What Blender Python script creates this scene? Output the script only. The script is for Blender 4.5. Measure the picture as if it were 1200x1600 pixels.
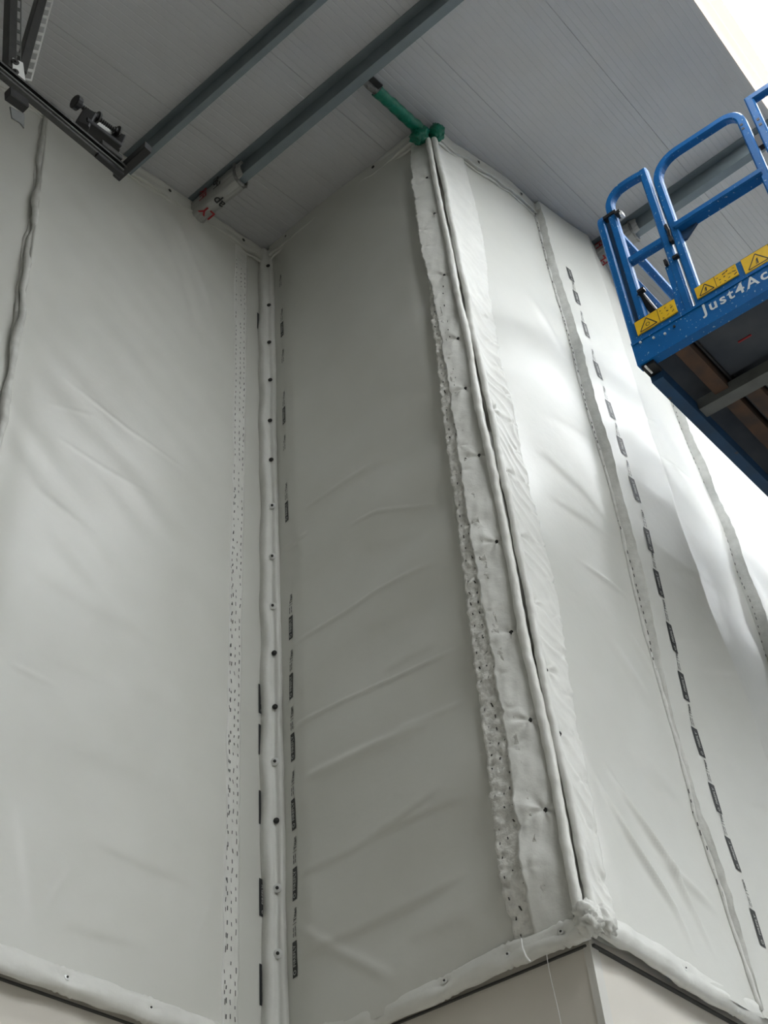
import bpy, bmesh, math, random
import numpy as np
from mathutils import Matrix, Vector
random.seed(7)
for o in list(bpy.data.objects): bpy.data.objects.remove(o, do_unlink=True)
scene = bpy.context.scene
COL = scene.collection

# ------------------------------------------------------------------ camera
EYE = 1.6
YAW, PIT, ROL, FPX, RS = 0.623371216, 0.774134209, -0.103380015, 1934.92, 0.275629046
_f = np.array([math.cos(YAW)*math.cos(PIT), math.sin(YAW)*math.cos(PIT), math.sin(PIT)])
_r = np.cross(_f, [0, 0, 1.]); _r /= np.linalg.norm(_r)
_u = np.cross(_r, _f)
_r2 = math.cos(ROL)*_r + math.sin(ROL)*_u
_u2 = -math.sin(ROL)*_r + math.cos(ROL)*_u
CAM = np.array([_r2, -_u2, _f])
cd = bpy.data.cameras.new('camera'); cam = bpy.data.objects.new('camera', cd); COL.objects.link(cam)
cd.sensor_fit = 'VERTICAL'; cd.sensor_height = 36.0; cd.lens = 36.0*FPX/1600.0
cd.clip_end = 200
cam.matrix_world = Matrix(((_r2[0], _u2[0], -_f[0], 0), (_r2[1], _u2[1], -_f[1], 0), (_r2[2], _u2[2], -_f[2], EYE), (0, 0, 0, 1)))
scene.camera = cam

# ------------------------------------------------------------------ world, exposure
scene.view_settings.view_transform = 'Standard'
scene.view_settings.look = 'None'
scene.view_settings.gamma = 1.0
scene.view_settings.use_curve_mapping = False
scene.view_settings.exposure = 0.0
wd = bpy.data.worlds.new('overcast_sky'); scene.world = wd; wd.use_nodes = True
wd.node_tree.nodes['Background'].inputs[0].default_value = (0.75, 0.83, 0.95, 1)
wd.node_tree.nodes['Background'].inputs[1].default_value = 1.0
SKY_STRENGTH = 18.8      # luminance of the translucent roof light and the added fill strips

# ------------------------------------------------------------------ place constants
XB = 4.0                                   # plane of the middle wall
YA = XB*math.tan(math.radians(43.23))      # plane of the left wall
YC = XB*math.tan(math.radians(28.05))      # plane of the right wall
S = math.tan(RS); ZR = 2.06*XB + EYE       # roof slope, roof height at XB
X0, X1, Y0 = -9.0, 17.0, -15.0             # hall extents
def roof(x): return ZR + S*(np.asarray(x) - XB)
HEM = 3.69

# ------------------------------------------------------------------ materials
def lin(c): return tuple(((v/255.0)/12.92 if v/255.0 <= 0.04045 else ((v/255.0+0.055)/1.055)**2.4) for v in c) + (1,)
def mat(name, rgb, rough=0.6, metal=0.0, spec=0.5, noise=None, bump=None, emit=None, wear=None, coat=0.0):
    m = bpy.data.materials.new(name); m.use_nodes = True
    nt = m.node_tree; b = nt.nodes['Principled BSDF']
    b.inputs['Base Color'].default_value = lin(rgb)
    b.inputs['Roughness'].default_value = rough
    b.inputs['Metallic'].default_value = metal
    b.inputs['Specular IOR Level'].default_value = spec
    if coat:
        b.inputs['Coat Weight'].default_value = coat; b.inputs['Coat Roughness'].default_value = 0.3
    tc = nt.nodes.new('ShaderNodeTexCoord')
    if noise:
        sc, amt, rgb2 = noise
        n = nt.nodes.new('ShaderNodeTexNoise'); n.inputs['Scale'].default_value = sc; n.inputs['Detail'].default_value = 3
        nt.links.new(tc.outputs['Object'], n.inputs['Vector'])
        mx = nt.nodes.new('ShaderNodeMix'); mx.data_type = 'RGBA'
        mr = nt.nodes.new('ShaderNodeMapRange'); mr.inputs[1].default_value = 0.35; mr.inputs[2].default_value = 0.7
        mr.inputs[3].default_value = 0; mr.inputs[4].default_value = amt
        nt.links.new(n.outputs['Fac'], mr.inputs[0]); nt.links.new(mr.outputs[0], mx.inputs[0])
        mx.inputs[6].default_value = lin(rgb); mx.inputs[7].default_value = lin(rgb2)
        out = mx.outputs[2]
        if wear:
            wsc, thr, wrgb = wear
            n2 = nt.nodes.new('ShaderNodeTexNoise'); n2.inputs['Scale'].default_value = wsc; n2.inputs['Detail'].default_value = 5
            nt.links.new(tc.outputs['Object'], n2.inputs['Vector'])
            r2 = nt.nodes.new('ShaderNodeMapRange'); r2.inputs[1].default_value = thr; r2.inputs[2].default_value = thr+0.03
            nt.links.new(n2.outputs['Fac'], r2.inputs[0])
            m2 = nt.nodes.new('ShaderNodeMix'); m2.data_type = 'RGBA'
            nt.links.new(r2.outputs[0], m2.inputs[0]); nt.links.new(out, m2.inputs[6]); m2.inputs[7].default_value = lin(wrgb)
            out = m2.outputs[2]
        nt.links.new(out, b.inputs['Base Color'])
    if bump:
        sc, st, dist = bump
        n = nt.nodes.new('ShaderNodeTexNoise'); n.inputs['Scale'].default_value = sc; n.inputs['Detail'].default_value = 3
        nt.links.new(tc.outputs['Object'], n.inputs['Vector'])
        bp = nt.nodes.new('ShaderNodeBump'); bp.inputs['Strength'].default_value = st; bp.inputs['Distance'].default_value = dist
        nt.links.new(n.outputs['Fac'], bp.inputs['Height']); nt.links.new(bp.outputs[0], b.inputs['Normal'])
    if emit:
        b.inputs['Emission Color'].default_value = (*emit[0], 1); b.inputs['Emission Strength'].default_value = emit[1]
    return m
M = dict(
 fabric=mat('coated_glass_fabric', (206, 206, 199), 0.36, spec=0.5, noise=(3.0, 0.5, (199, 199, 191)), bump=(14, 0.12, 0.01)),
 fabric_strip=mat('soft_fabric_strip', (220, 220, 214), 0.5, spec=0.4, noise=(9, 0.6, (207, 207, 201)), bump=(40, 0.25, 0.008)),
 quilt=mat('raw_glass_cloth', (226, 225, 219), 0.6, spec=0.4, noise=(25, 0.8, (196, 195, 188)), bump=(70, 0.6, 0.01)),
 seam=mat('folded_seam_cloth', (206, 206, 200), 0.6, noise=(18, 0.8, (186, 186, 180)), bump=(60, 0.4, 0.006)),
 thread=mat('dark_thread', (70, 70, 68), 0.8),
 white_thread=mat('white_thread', (225, 225, 222), 0.6),
 ink=mat('black_ink', (38, 40, 40), 0.5),
 ink_pale=mat('pale_print', (176, 177, 172), 0.5),
 roofpanel=mat('white_coated_roof_sheet', (184, 185, 186), 0.5, spec=0.4, noise=(1.2, 0.5, (176, 175, 173)), bump=(3, 0.05, 0.01)),
 purlin=mat('galvanised_purlin', (126, 136, 140), 0.5, metal=0.3, noise=(6, 0.6, (112, 122, 126))),
 steel_dark=mat('dark_strut_steel', (58, 58, 56), 0.45, metal=0.3, noise=(20, 0.6, (40, 40, 39))),
 steel=mat('bright_zinc_steel', (232, 233, 230), 0.35, metal=0.2, noise=(30, 0.4, (200, 200, 196))),
 black=mat('black_metal', (22, 22, 23), 0.45),
 foil=mat('crinkled_foil', (150, 150, 148), 0.3, metal=0.7, noise=(18, 0.7, (110, 110, 108)), bump=(45, 0.9, 0.02)),
 foil_white=mat('white_foil_wrap', (168, 168, 164), 0.4, metal=0.25, bump=(14, 0.5, 0.01)),
 red=mat('red_print', (150, 22, 30), 0.5),
 green=mat('green_tape', (10, 118, 92), 0.38, noise=(14, 0.7, (8, 92, 74)), bump=(26, 0.5, 0.015)),
 wall=mat('offwhite_wall_board', (214, 209, 199), 0.75, noise=(1.5, 0.5, (206, 201, 191))),
 corner=mat('corner_bead', (206, 204, 197), 0.6),
 hall=mat('hall_cladding', (140, 141, 140), 0.7, noise=(1.0, 0.5, (132, 133, 132))),
 floor=mat('concrete_floor', (172, 169, 161), 0.6, noise=(0.8, 0.7, (154, 151, 144)), bump=(20, 0.1, 0.01)),
 blue=mat('blue_lift_paint', (0, 92, 156), 0.45, spec=0.3, noise=(10, 0.5, (0, 78, 134)), wear=(55, 0.66, (150, 172, 190))),
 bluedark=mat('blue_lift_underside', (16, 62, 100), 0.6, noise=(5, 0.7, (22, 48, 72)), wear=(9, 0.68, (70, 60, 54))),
 rust=mat('rusted_steel', (82, 58, 42), 0.8, noise=(7, 0.8, (48, 42, 40))),
 under=mat('dark_deck_underside', (66, 70, 76), 0.75, noise=(4, 0.8, (40, 48, 60))),
 greymetal=mat('grey_cross_member', (96, 98, 96), 0.65, noise=(6, 0.7, (76, 78, 74))),
 yellow=mat('yellow_sticker', (228, 184, 22), 0.45, noise=(30, 0.4, (208, 168, 30))),
 letter=mat('white_letter_paint', (205, 212, 214), 0.5),
 tyre=mat('rubber', (40, 40, 40), 0.8),
 sky=mat('roof_light_and_fill', (235, 240, 245), 0.5, emit=((0.96, 0.985, 1.0), SKY_STRENGTH)),
 skyedge=mat('cream_roof_or_fill_edge', (250, 235, 214), 0.5, emit=((1.0, 0.86, 0.74), 0.8)),
)

# ------------------------------------------------------------------ helpers
ORG = {}
def tag(o, label=None, cat=None, group=None, kind=None):
    if label: o['label'] = label
    if cat: o['category'] = cat
    if group: o['group'] = group
    if kind: o['kind'] = kind
    return o
def thing(name, loc, label, cat, group=None):
    o = bpy.data.objects.new(name, None); COL.objects.link(o); o.empty_display_size = 0.2
    o.location = loc; ORG[o.name] = np.array(loc, float)
    return tag(o, label, cat, group)
def mk(name, verts, faces, m, parent=None, smooth=False):
    """link one mesh object; verts are world coordinates"""
    v = np.asarray(verts, float).reshape(-1, 3)
    org = ORG[parent.name] if parent is not None else np.zeros(3)
    me = bpy.data.meshes.new(name)
    if isinstance(faces, np.ndarray):
        nf, k = faces.shape
        me.vertices.add(len(v)); me.vertices.foreach_set('co', (v-org).astype(np.float32).ravel())
        me.loops.add(nf*k); me.loops.foreach_set('vertex_index', faces.astype(np.int32).ravel())
        me.polygons.add(nf); me.polygons.foreach_set('loop_start', np.arange(0, nf*k, k, dtype=np.int32))
        me.polygons.foreach_set('loop_total', np.full(nf, k, dtype=np.int32))
        me.update(calc_edges=True); me.validate()
    else:
        me.from_pydata([tuple(p) for p in (v-org)], [], faces); me.update()
    if smooth: me.polygons.foreach_set('use_smooth', np.ones(len(me.polygons), dtype=bool))
    me.materials.append(M[m] if isinstance(m, str) else m)
    o = bpy.data.objects.new(name, me); COL.objects.link(o)
    if parent is not None: o.parent = parent
    ORG[o.name] = org
    return o
def struct(name, verts, faces, m, parent=None, **k):
    o = mk(name, verts, faces, m, parent, **k)
    if parent is None: o['kind'] = 'structure'
    return o
def gridfaces(nu, nv):
    i = np.arange((nu-1)*(nv-1)); a = (i//(nv-1))*nv + i % (nv-1)
    return np.stack([a, a+nv, a+nv+1, a+1], 1)
def grid(name, P, m, parent, smooth=True):
    nu, nv = P.shape[:2]
    return mk(name, P.reshape(-1, 3), gridfaces(nu, nv), m, parent, smooth)
def hexa(c8):
    return c8, [(0, 1, 2, 3), (7, 6, 5, 4), (0, 4, 5, 1), (1, 5, 6, 2), (2, 6, 7, 3), (3, 7, 4, 0)]
class MB:
    """collects simple solids for one mesh"""
    def __init__(s): s.v = []; s.f = []
    def add(s, v, f):
        n = len(s.v); s.v += [tuple(p) for p in v]; s.f += [tuple(i+n for i in q) for q in f]; return s
    def box(s, a, b, fn=None):
        x0, y0, z0 = a; x1, y1, z1 = b
        c = [(x0, y0, z0), (x1, y0, z0), (x1, y1, z0), (x0, y1, z0), (x0, y0, z1), (x1, y0, z1), (x1, y1, z1), (x0, y1, z1)]
        if fn: c = [fn(*p) for p in c]
        v, f = hexa(c); return s.add(v, [tuple(reversed(q)) for q in f])
    def build(s, name, m, parent=None, smooth=False): return mk(name, s.v, s.f, m, parent, smooth)
def sweep(pts, prof, up=(0, 0, 1), scale=None, closed=True, cap=True):
    """extrude 2-D profile (list of (a,b)) along 3-D polyline; returns verts, faces"""
    pts = [np.asarray(p, float) for p in pts]; n = len(pts); k = len(prof); V = []; F = []
    up = np.asarray(up, float)
    prev = None
    for i, p in enumerate(pts):
        t0 = pts[i]-pts[i-1] if i else pts[1]-pts[0]
        t1 = pts[i+1]-pts[i] if i < n-1 else pts[-1]-pts[-2]
        t0 = t0/np.linalg.norm(t0); t1 = t1/np.linalg.norm(t1)
        t = t0+t1; t /= np.linalg.norm(t)
        mit = 1.0/max(0.5, math.sqrt(max(1e-6, (1+t0@t1)/2)))
        if prev is None:
            s = np.cross(t, up)
            if np.linalg.norm(s) < 1e-3: s = np.cross(t, [1, 0, 0.1])
        else:
            s = prev - t*(prev@t)
        s /= np.linalg.norm(s); prev = s; q = np.cross(s, t)
        # widen across the bend
        bd = t1-t0; 
        for j, (a, b) in enumerate(prof):
            sc = 1.0 if scale is None else (scale[i] if np.isscalar(scale[i]) else scale[i][j])
            off = s*a*sc + q*b*sc
            if np.linalg.norm(bd) > 1e-4:
                e = bd/np.linalg.norm(bd); off = off + e*(off@e)*(mit-1)
            V.append(p+off)
    m = k if closed else k-1
    for i in range(n-1):
        for j in range(m):
            a = i*k+j; b = i*k+(j+1) % k
            F.append((a, b, b+k, a+k))
    if cap and closed:
        F.append(tuple(reversed(range(k)))); F.append(tuple((n-1)*k+j for j in range(k)))
    return V, F
def circ(r, n=10): return [(r*math.cos(2*math.pi*i/n), r*math.sin(2*math.pi*i/n)) for i in range(n)]
def rrect(w, h, c):
    w /= 2; h /= 2
    return [(-w+c, -h), (w-c, -h), (w, -h+c), (w, h-c), (w-c, h), (-w+c, h), (-w, h-c), (-w, -h+c)]
def arc_corner(a, b, c, r, n=6):
    """points rounding the corner b of polyline a-b-c"""
    a, b, c = (np.asarray(p, float) for p in (a, b, c))
    d0 = (a-b)/np.linalg.norm(a-b); d1 = (c-b)/np.linalg.norm(c-b)
    ang = math.acos(max(-1, min(1, d0@d1))); L = r/math.tan(ang/2)
    p0 = b+d0*L; p1 = b+d1*L; bis = (d0+d1); bis /= np.linalg.norm(bis)
    ctr = b+bis*(r/math.sin(ang/2)); out = []
    for i in range(n+1):
        t = i/n; w0 = p0-ctr; w1 = p1-ctr; om = math.acos(max(-1, min(1, (w0@w1)/(r*r))))
        out.append(ctr+(math.sin((1-t)*om)*w0+math.sin(t*om)*w1)/math.sin(om))
    return out
def waves(u, v, seed, scale, n=7, aniso=1.0):
    """smooth pseudo-random field made of sine waves, about unit amplitude"""
    r = np.random.RandomState(seed); out = np.zeros_like(np.asarray(u+v, float))
    for i in range(n):
        th = r.uniform(0, 2*math.pi); k = 2*math.pi/scale*r.uniform(0.6, 1.6)
        out = out + np.cos(k*(math.cos(th)*u*aniso+math.sin(th)*v)+r.uniform(0, 6.28))
    return out/math.sqrt(n/2.0)/1.6
def sstep(x): x = np.clip(x, 0, 1); return x*x*(3-2*x)
# pixel -> point helpers, used to read places off the photograph's wall planes
_C0 = np.array([0, 0, EYE])
def _pl(q, n, d):
    r = CAM.T @ np.array([(q[0]-600)/FPX, (q[1]-800)/FPX, 1.0]); n = np.array(n, float)
    return _C0 + (d-n@_C0)/(n@r)*r
def pA(x, y, h=0): p = _pl((x, y), (0, 1, 0), YA-h); return p[0], p[2]
def pB(x, y, h=0): p = _pl((x, y), (1, 0, 0), XB-h); return p[1], p[2]
def pC(x, y, h=0): p = _pl((x, y), (0, 1, 0), YC-h); return p[0], p[2]
def SA(u, z, h): return np.stack(np.broadcast_arrays(u, YA-h, z), -1)
def SB(u, z, h): return np.stack(np.broadcast_arrays(XB-h, u, z), -1)
def SC(u, z, h): return np.stack(np.broadcast_arrays(u, YC-h, z), -1)
def creases(u, z, lst, fn, k=0.4, ws=1.0, tp=0.45):
    """lst of (pixel polyline, amplitude, width[, kind]); kind 'r' ridge, 's' step"""
    h = np.zeros(np.broadcast(u, z).shape)
    for cr in lst:
        pl, a, w = cr[:3]; w = w*ws; kind = cr[3] if len(cr) > 3 else 'r'
        P = [np.array(fn(*p)) for p in pl]
        best = np.full(h.shape, 1e9); sg = np.zeros(h.shape); end = np.ones(h.shape)
        tot = sum(np.linalg.norm(P[i+1]-P[i]) for i in range(len(P)-1)); acc = 0
        for i in range(len(P)-1):
            d = P[i+1]-P[i]; L = np.linalg.norm(d); d = d/L
            t = (u-P[i][0])*d[0]+(z-P[i][1])*d[1]; tc = np.clip(t, 0, L)
            dx = u-(P[i][0]+tc*d[0]); dz = z-(P[i][1]+tc*d[1]); dist = np.hypot(dx, dz)
            s = (dx*(-d[1])+dz*d[0]); al = (acc+tc)/tot
            m = dist < best; best = np.where(m, dist, best); sg = np.where(m, s, sg)
            end = np.where(m, np.minimum(sstep(al/tp), sstep((1-al)/tp)), end); acc += L
        if kind == 'r': h += k*a*np.exp(-(best/w)**2)*end
        else: h += k*0.8*a*np.tanh(sg/w)*np.exp(-np.abs(best)/(w*6))*end
    return h
_tc = {}
def textmesh(body, size=1.0, off=0.0, spacing=1.0):
    """2-D mesh of a word: verts (n,2), faces; centred on its own box"""
    key = (body, size, off, spacing)
    if key in _tc: return _tc[key]
    c = bpy.data.curves.new('t', 'FONT'); c.body = body; c.size = size; c.offset = off; c.space_character = spacing
    c.resolution_u = 3; c.fill_mode = 'FRONT'
    o = bpy.data.objects.new('t', c); COL.objects.link(o)
    dg = bpy.context.evaluated_depsgraph_get(); me = bpy.data.meshes.new_from_object(o.evaluated_get(dg))
    v = np.array([(p.co.x, p.co.y) for p in me.vertices]); f = [tuple(p.vertices) for p in me.polygons]
    bpy.data.objects.remove(o); bpy.data.curves.remove(c); bpy.data.meshes.remove(me)
    v = v-(v.max(0)+v.min(0))/2
    _tc[key] = (v, f); return v, f
# one washer-headed screw, shared by every fixing
def _screwmesh():
    mb = MB(); n = 14
    def ring(r, z): return [(r*math.cos(2*math.pi*i/n), r*math.sin(2*math.pi*i/n), z) for i in range(n)]
    prof = [(0.017, 0), (0.017, 0.003), (0.011, 0.004), (0.006, 0.0045), (0.006, 0.009), (0.003, 0.0105)]
    V = sum((ring(r, z) for r, z in prof), []); F = []
    for i in range(len(prof)-1):
        for j in range(n): F.append((i*n+j, i*n+(j+1) % n, (i+1)*n+(j+1) % n, (i+1)*n+j))
    F.append(tuple((len(prof)-1)*n+j for j in range(n)))
    me = bpy.data.meshes.new('washer_screw'); me.from_pydata(V, [], F); me.update(); return me
SCREW = _screwmesh(); SCREW.materials.append(M['steel']); SCREW.materials.append(M['steel_dark'])
for _p in SCREW.polygons: _p.material_index = 1 if max(math.hypot(*SCREW.vertices[i].co[:2]) for i in _p.vertices) < 0.0065 else 0
SCREW_D = SCREW.copy(); SCREW_D.materials.clear(); SCREW_D.materials.append(M['steel_dark']); SCREW_D.materials.append(M['black'])
def screw(parent, p, n, dark=False, sc=1.0):
    o = bpy.data.objects.new('washer_screw', SCREW_D if dark else SCREW); COL.objects.link(o); o.parent = parent
    q = Vector(n).to_track_quat('Z', 'Y')
    o.location = Vector(np.asarray(p, float)-ORG[parent.name]); o.rotation_mode = 'QUATERNION'; o.rotation_quaternion = q; o.scale = (sc,)*3
    return o
def blob(name, ctr, rad, m, parent, seed, amp=0.25, fr=3.0, nu=28, nv=18):
    th = np.linspace(0, 2*math.pi, nu); ph = np.linspace(0, math.pi, nv)
    T, Pp = np.meshgrid(th, ph, indexing='ij')
    d = np.stack([np.sin(Pp)*np.cos(T), np.sin(Pp)*np.sin(T), np.cos(Pp)], -1)
    r = 1+amp*waves(d[..., 0]*fr+d[..., 2]*1.7, d[..., 1]*fr-d[..., 2]*fr, seed, 2.0, 9)*0.6
    P = np.asarray(ctr)+d*np.asarray(rad)*r[..., None]
    P[-1] = P[0]
    return grid(name, P, m, parent)

# ================================================================== THE HALL
mb = MB().box((X0, Y0, -0.2), (X1, YA+0.4, 0.0)); o = mb.build('floor', 'floor'); o['kind'] = 'structure'
def sloped(x0, x1, y0, y1, z0, top=0.02):
    c = [(x0, y0, z0), (x1, y0, z0), (x1, y1, z0), (x0, y1, z0), (x0, y0, roof(x0)+top), (x1, y0, roof(x1)+top), (x1, y1, roof(x1)+top), (x0, y1, roof(x0)+top)]
    v, f = hexa(c); return v, [tuple(reversed(q)) for q in f]
BACK = 0.02
struct('wall_left', *sloped(X0, XB+BACK, YA+BACK, YA+0.30, 0), 'wall')
struct('wall_middle', *sloped(XB+BACK, XB+0.30, YC+BACK, YA+0.30, 0), 'wall')
struct('wall_right', *sloped(XB+0.30, X1, YC+BACK, YC+0.20, 0), 'wall')
struct('wall_back', *sloped(X0-0.3, X1+0.3, Y0-0.3, Y0, 0), 'hall')
struct('wall_near_end', *sloped(X0-0.3, X0, Y0-0.3, YA+0.3, 0), 'hall')
struct('wall_far_end', *sloped(X1, X1+0.3, Y0-0.3, YC+0.2, 0), 'hall')

# ceiling: ribbed sandwich panels running up the slope, with roof light and added fill strips between them
SKYL = [(-0.65, 0.20), (-5.40, -4.00), (-9.8, -8.4)]  # last two strips are unseen, added as fill light for the walls
SX = [(2.6, X1), (0.0, X1), (-1.0, X1)]
PW = 0.76
ceil = thing('ceiling', (XB, 0, ZR), None, None); ceil['kind'] = 'structure'
def panel_profile(w):
    p = [(0.0, 0.006), (0.0025, 0.0)]
    k = int(round(w/0.0475))
    for i in range(1, k):
        c = i*w/k
        p += [(c-0.005, 0.0), (c, 0.0022), (c+0.005, 0.0)]
    return p+[(w-0.0025, 0.0), (w, 0.006)]
def roof_strip(name, y0, w, m, parent, prof, x0=X0, x1=X1, dz=0.0):
    V = []; n = len(prof)
    for x in (x0, x1): V += [(x, y0+a, roof(x)+b+dz) for a, b in prof]
    return mk(name, V, [(i, i+n, i+n+1, i+1) for i in range(n-1)], m, parent)
edges = []; y = 4.0
bounds = [4.0]+[e for s in SKYL for e in (s[1], s[0])]+[Y0]
for i in range(0, len(bounds), 2):
    hi, lo = bounds[i], bounds[i+1]; n = max(1, round((hi-lo)/PW)); w = (hi-lo)/n
    pr = panel_profile(w)
    for j in range(n): roof_strip('roof_panel', lo+j*w, w, 'roofpanel', ceil, pr)
mb = MB(); v, f = hexa([(X0-.3, Y0-.3, roof(X0-.3)+.06), (X1+.3, Y0-.3, roof(X1+.3)+.06), (X1+.3, YA+.4, roof(X1+.3)+.06), (X0-.3, YA+.4, roof(X0-.3)+.06),
                        (X0-.3, Y0-.3, roof(X0-.3)+.2), (X1+.3, Y0-.3, roof(X1+.3)+.2), (X1+.3, YA+.4, roof(X1+.3)+.2), (X0-.3, YA+.4, roof(X0-.3)+.2)])
mb.add(v, [tuple(reversed(q)) for q in f]).build('roof_deck', 'hall', ceil)
for i, (lo, hi) in enumerate(SKYL):
    wnd = thing('window_or_fill_%d' % (i+1), (XB, (lo+hi)/2, ZR), None, None); wnd['kind'] = 'structure'
    w = hi-lo; SX0, SX1 = SX[i]
    pr = [(0.0, 0.0)]
    c = 0.16
    while c < w-0.16:
        pr += [(c, 0.0), (c+0.012, 0.022), (c+0.03, 0.022), (c+0.042, 0.0)]; c += 0.105
    pr += [(w-0.15, 0.0)]
    roof_strip('roof_or_fill_light_sheet', lo, w, 'sky', wnd, pr, SX0, SX1, dz=0.03)
    roof_strip('roof_panel', lo, w, 'roofpanel', ceil, panel_profile(w), X0, SX0) if SX0 > X0 else None
    roof_strip('roof_or_fill_light_edge', hi-0.15, 0.15, 'skyedge', wnd, [(0, 0.028), (0.075, 0.02), (0.077, 0.026), (0.148, 0.012), (0.15, -0.006)], SX0, SX1)
    roof_strip('roof_or_fill_light_edge', lo, 0.15, 'skyedge', wnd, [(0, -0.006), (0.002, 0.012), (0.073, 0.026), (0.075, 0.02), (0.15, 0.028)], SX0, SX1)

# purlins
def purlin(x, depth, fl, y0, y1, label):
    t = 0.004; zt = float(roof(x)); zb = zt-depth
    prof = [(x, zt), (x, zb), (x+fl, zb), (x+fl, zb+0.018), (x+fl-t, zb+0.018), (x+fl-t, zb+t), (x+t, zb+t), (x+t, zt-t*2), (x-fl, zt-S*fl-t*2), (x-fl, zt-S*fl)]
    n = len(prof); V = [(a, y0, b) for a, b in prof]+[(a, y1, b) for a, b in prof]
    F = [(i, (i+1) % n, n+(i+1) % n, n+i) for i in range(n)]+[tuple(reversed(range(n))), tuple(range(n, 2*n))]
    return tag(mk('purlin', V, F, 'purlin'), label, 'roof beam', 'roof purlins')
purlin(2.60, 0.165, 0.045, Y0, YA, 'thin grey steel channel under the ceiling, nearest the hanging strut frame')
purlin(3.22, 0.170, 0.065, Y0, YA, 'grey steel purlin with white foil wrapped end, meeting the green strut')
purlin(6.12, 0.160, 0.072, Y0, YC, 'grey steel purlin behind the blue guard rails of the lift')

# ================================================================== CURTAINS
def curtain_grid(S_, hfun, uL, uR, z0, ztop, res, m, name, parent, skirtL=None, skirtR=None):
    """fabric between two edge lines uL(z), uR(z); ztop(u) follows the roof. skirts close an edge down to depth h"""
    nz = int((9.8-z0)/res)+1; nu = max(8, int(abs(np.mean(uR(np.array([6.0])))-np.mean(uL(np.array([6.0]))))/res)+1)
    t = np.linspace(0, 1, nz); s = np.linspace(0, 1, nu)
    zz = z0+t*(ztop-z0) if np.isscalar(ztop) else None
    SS, TT = np.meshgrid(s, t, indexing='ij')
    # two passes so that the top row lies on the sloping roof
    Z = z0+TT*(9.8-z0); U = uL(Z)+SS*(uR(Z)-uL(Z))
    Z = z0+TT*(ztop(U)-z0); U = uL(Z)+SS*(uR(Z)-uL(Z))
    H = hfun(U, Z)
    if skirtL is not None:
        U = np.vstack([U[:1], U]); Z = np.vstack([Z[:1], Z]); H = np.vstack([np.full_like(H[:1], skirtL), H])
    if skirtR is not None:
        U = np.vstack([U, U[-1:]]); Z = np.vstack([Z, Z[-1:]]); H = np.vstack([H, np.full_like(H[:1], skirtR)])
    return grid(name, S_(U, Z, H), m, parent)
def line(zs, us):
    a = np.argsort(zs); zs = np.array(zs)[a]; us = np.array(us)[a]
    return lambda z: np.interp(z, zs, us)
def const(c): return lambda z: np.full_like(np.asarray(z, float), c)
def rtop(d=0.02): return lambda u: roof(u)-d
def btop(d=0.02): return lambda u: np.full_like(np.asarray(u, float), ZR-d)

# ---- left wall, A
seamA = line([3.6, 5.2, 6.13, 6.5, 7.13, 8.13, 9.07], [2.06, 2.10, 2.09, 2.075, 2.055, 2.0, 1.93])
A_CR = [([(79, 581), (199, 679), (300, 750)], 0.008, 0.018), ([(75, 679), (176, 747), (250, 790)], 0.006, 0.018),
        ([(60, 632), (150, 655)], 0.006, 0.02), ([(100, 1307), (267, 1383), (330, 1410)], 0.012, 0.02, 's'), ([(63, 1443), (260, 1502)], 0.011, 0.022, 's'),
        ([(230, 300), (285, 440), (330, 620)], -0.018, 0.06), ([(262, 325), (320, 470), (345, 560)], 0.016, 0.05),
        ([(0, 870), (140, 960), (300, 1030)], 0.012, 0.05, 's'), ([(20, 1010), (160, 1075), (290, 1150)], 0.011, 0.04, 's'),
        ([(30, 1150), (200, 1215), (320, 1290)], 0.010, 0.04, 's'), ([(40, 760), (130, 830)], 0.008, 0.03), ([(0, 1040), (90, 1080)], 0.008, 0.02),
        ([(10, 1240), (40, 1480)], 0.014, 0.03, 's'), ([(110, 1350), (60, 1430)], 0.006, 0.02), ([(285, 1500), (330, 1380)], 0.008, 0.03)]
def hA(u, z):
    h = 0.030+0.012*waves(u, z, 3, 1.9, 6)+0.0025*waves(u, z*1.6+u*0.7, 5, 0.55, 7)
    h += creases(u, z, A_CR, pA, 0.42, 0.75, 0.3)
    e = sstep((3.93-u)/0.35); return 0.004+np.maximum(h*e, 0.0)+0.03*np.exp(-((u-seamA(z))/0.12)**2)
cA1 = thing('fire_curtain', (0.8, YA, HEM), 'off-white fire curtain sheet left of the puckered seam, at the far left edge', 'fire curtain')
hA1 = lambda u, z: 0.022+0.010*waves(u, z, 11, 1.6, 6)+0.012*np.exp(-((u-1.5)/0.5)**2)
curtain_grid(SA, hA1, const(-3.0), lambda z: seamA(z)+0.05, HEM-0.03, rtop(), 0.03, 'fabric', 'fabric', cA1)
cA2 = thing('fire_curtain', (3.0, YA, HEM), 'wide pale fire curtain sheet between the puckered seam and the inner corner', 'fire curtain')
curtain_grid(SA, hA, seamA, const(XB-0.004), HEM-0.03, rtop(), 0.0125, 'fabric', 'fabric', cA2, skirtL=0.0)
# rolled seam edge on the left sheet
zz = np.arange(HEM, 9.08, 0.04); r = np.random.RandomState(4)
w1 = waves(zz, zz*0, 21, 0.35, 8); w2 = waves(zz, zz*0, 22, 0.22, 8)
pts = SA(seamA(zz)+0.006*w1, zz, 0.052+0.008*w2)
V, F = sweep(pts, [(a*1.0, b*1.3) for a, b in circ(0.017, 8)], up=(1, 0, 0), scale=1+0.25*waves(zz, zz*0, 23, 0.3, 6))
mk('seam_roll', V, F, 'seam', cA2, True)
pts = SA(seamA(zz)-0.012+0.008*w2, zz, 0.022+0.006*w1)
V, F = sweep(pts, circ(0.014, 8), up=(1, 0, 0), scale=1+0.3*waves(zz, zz*0, 24, 0.25, 6)); mk('seam_roll', V, F, 'seam', cA2, True)
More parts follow.
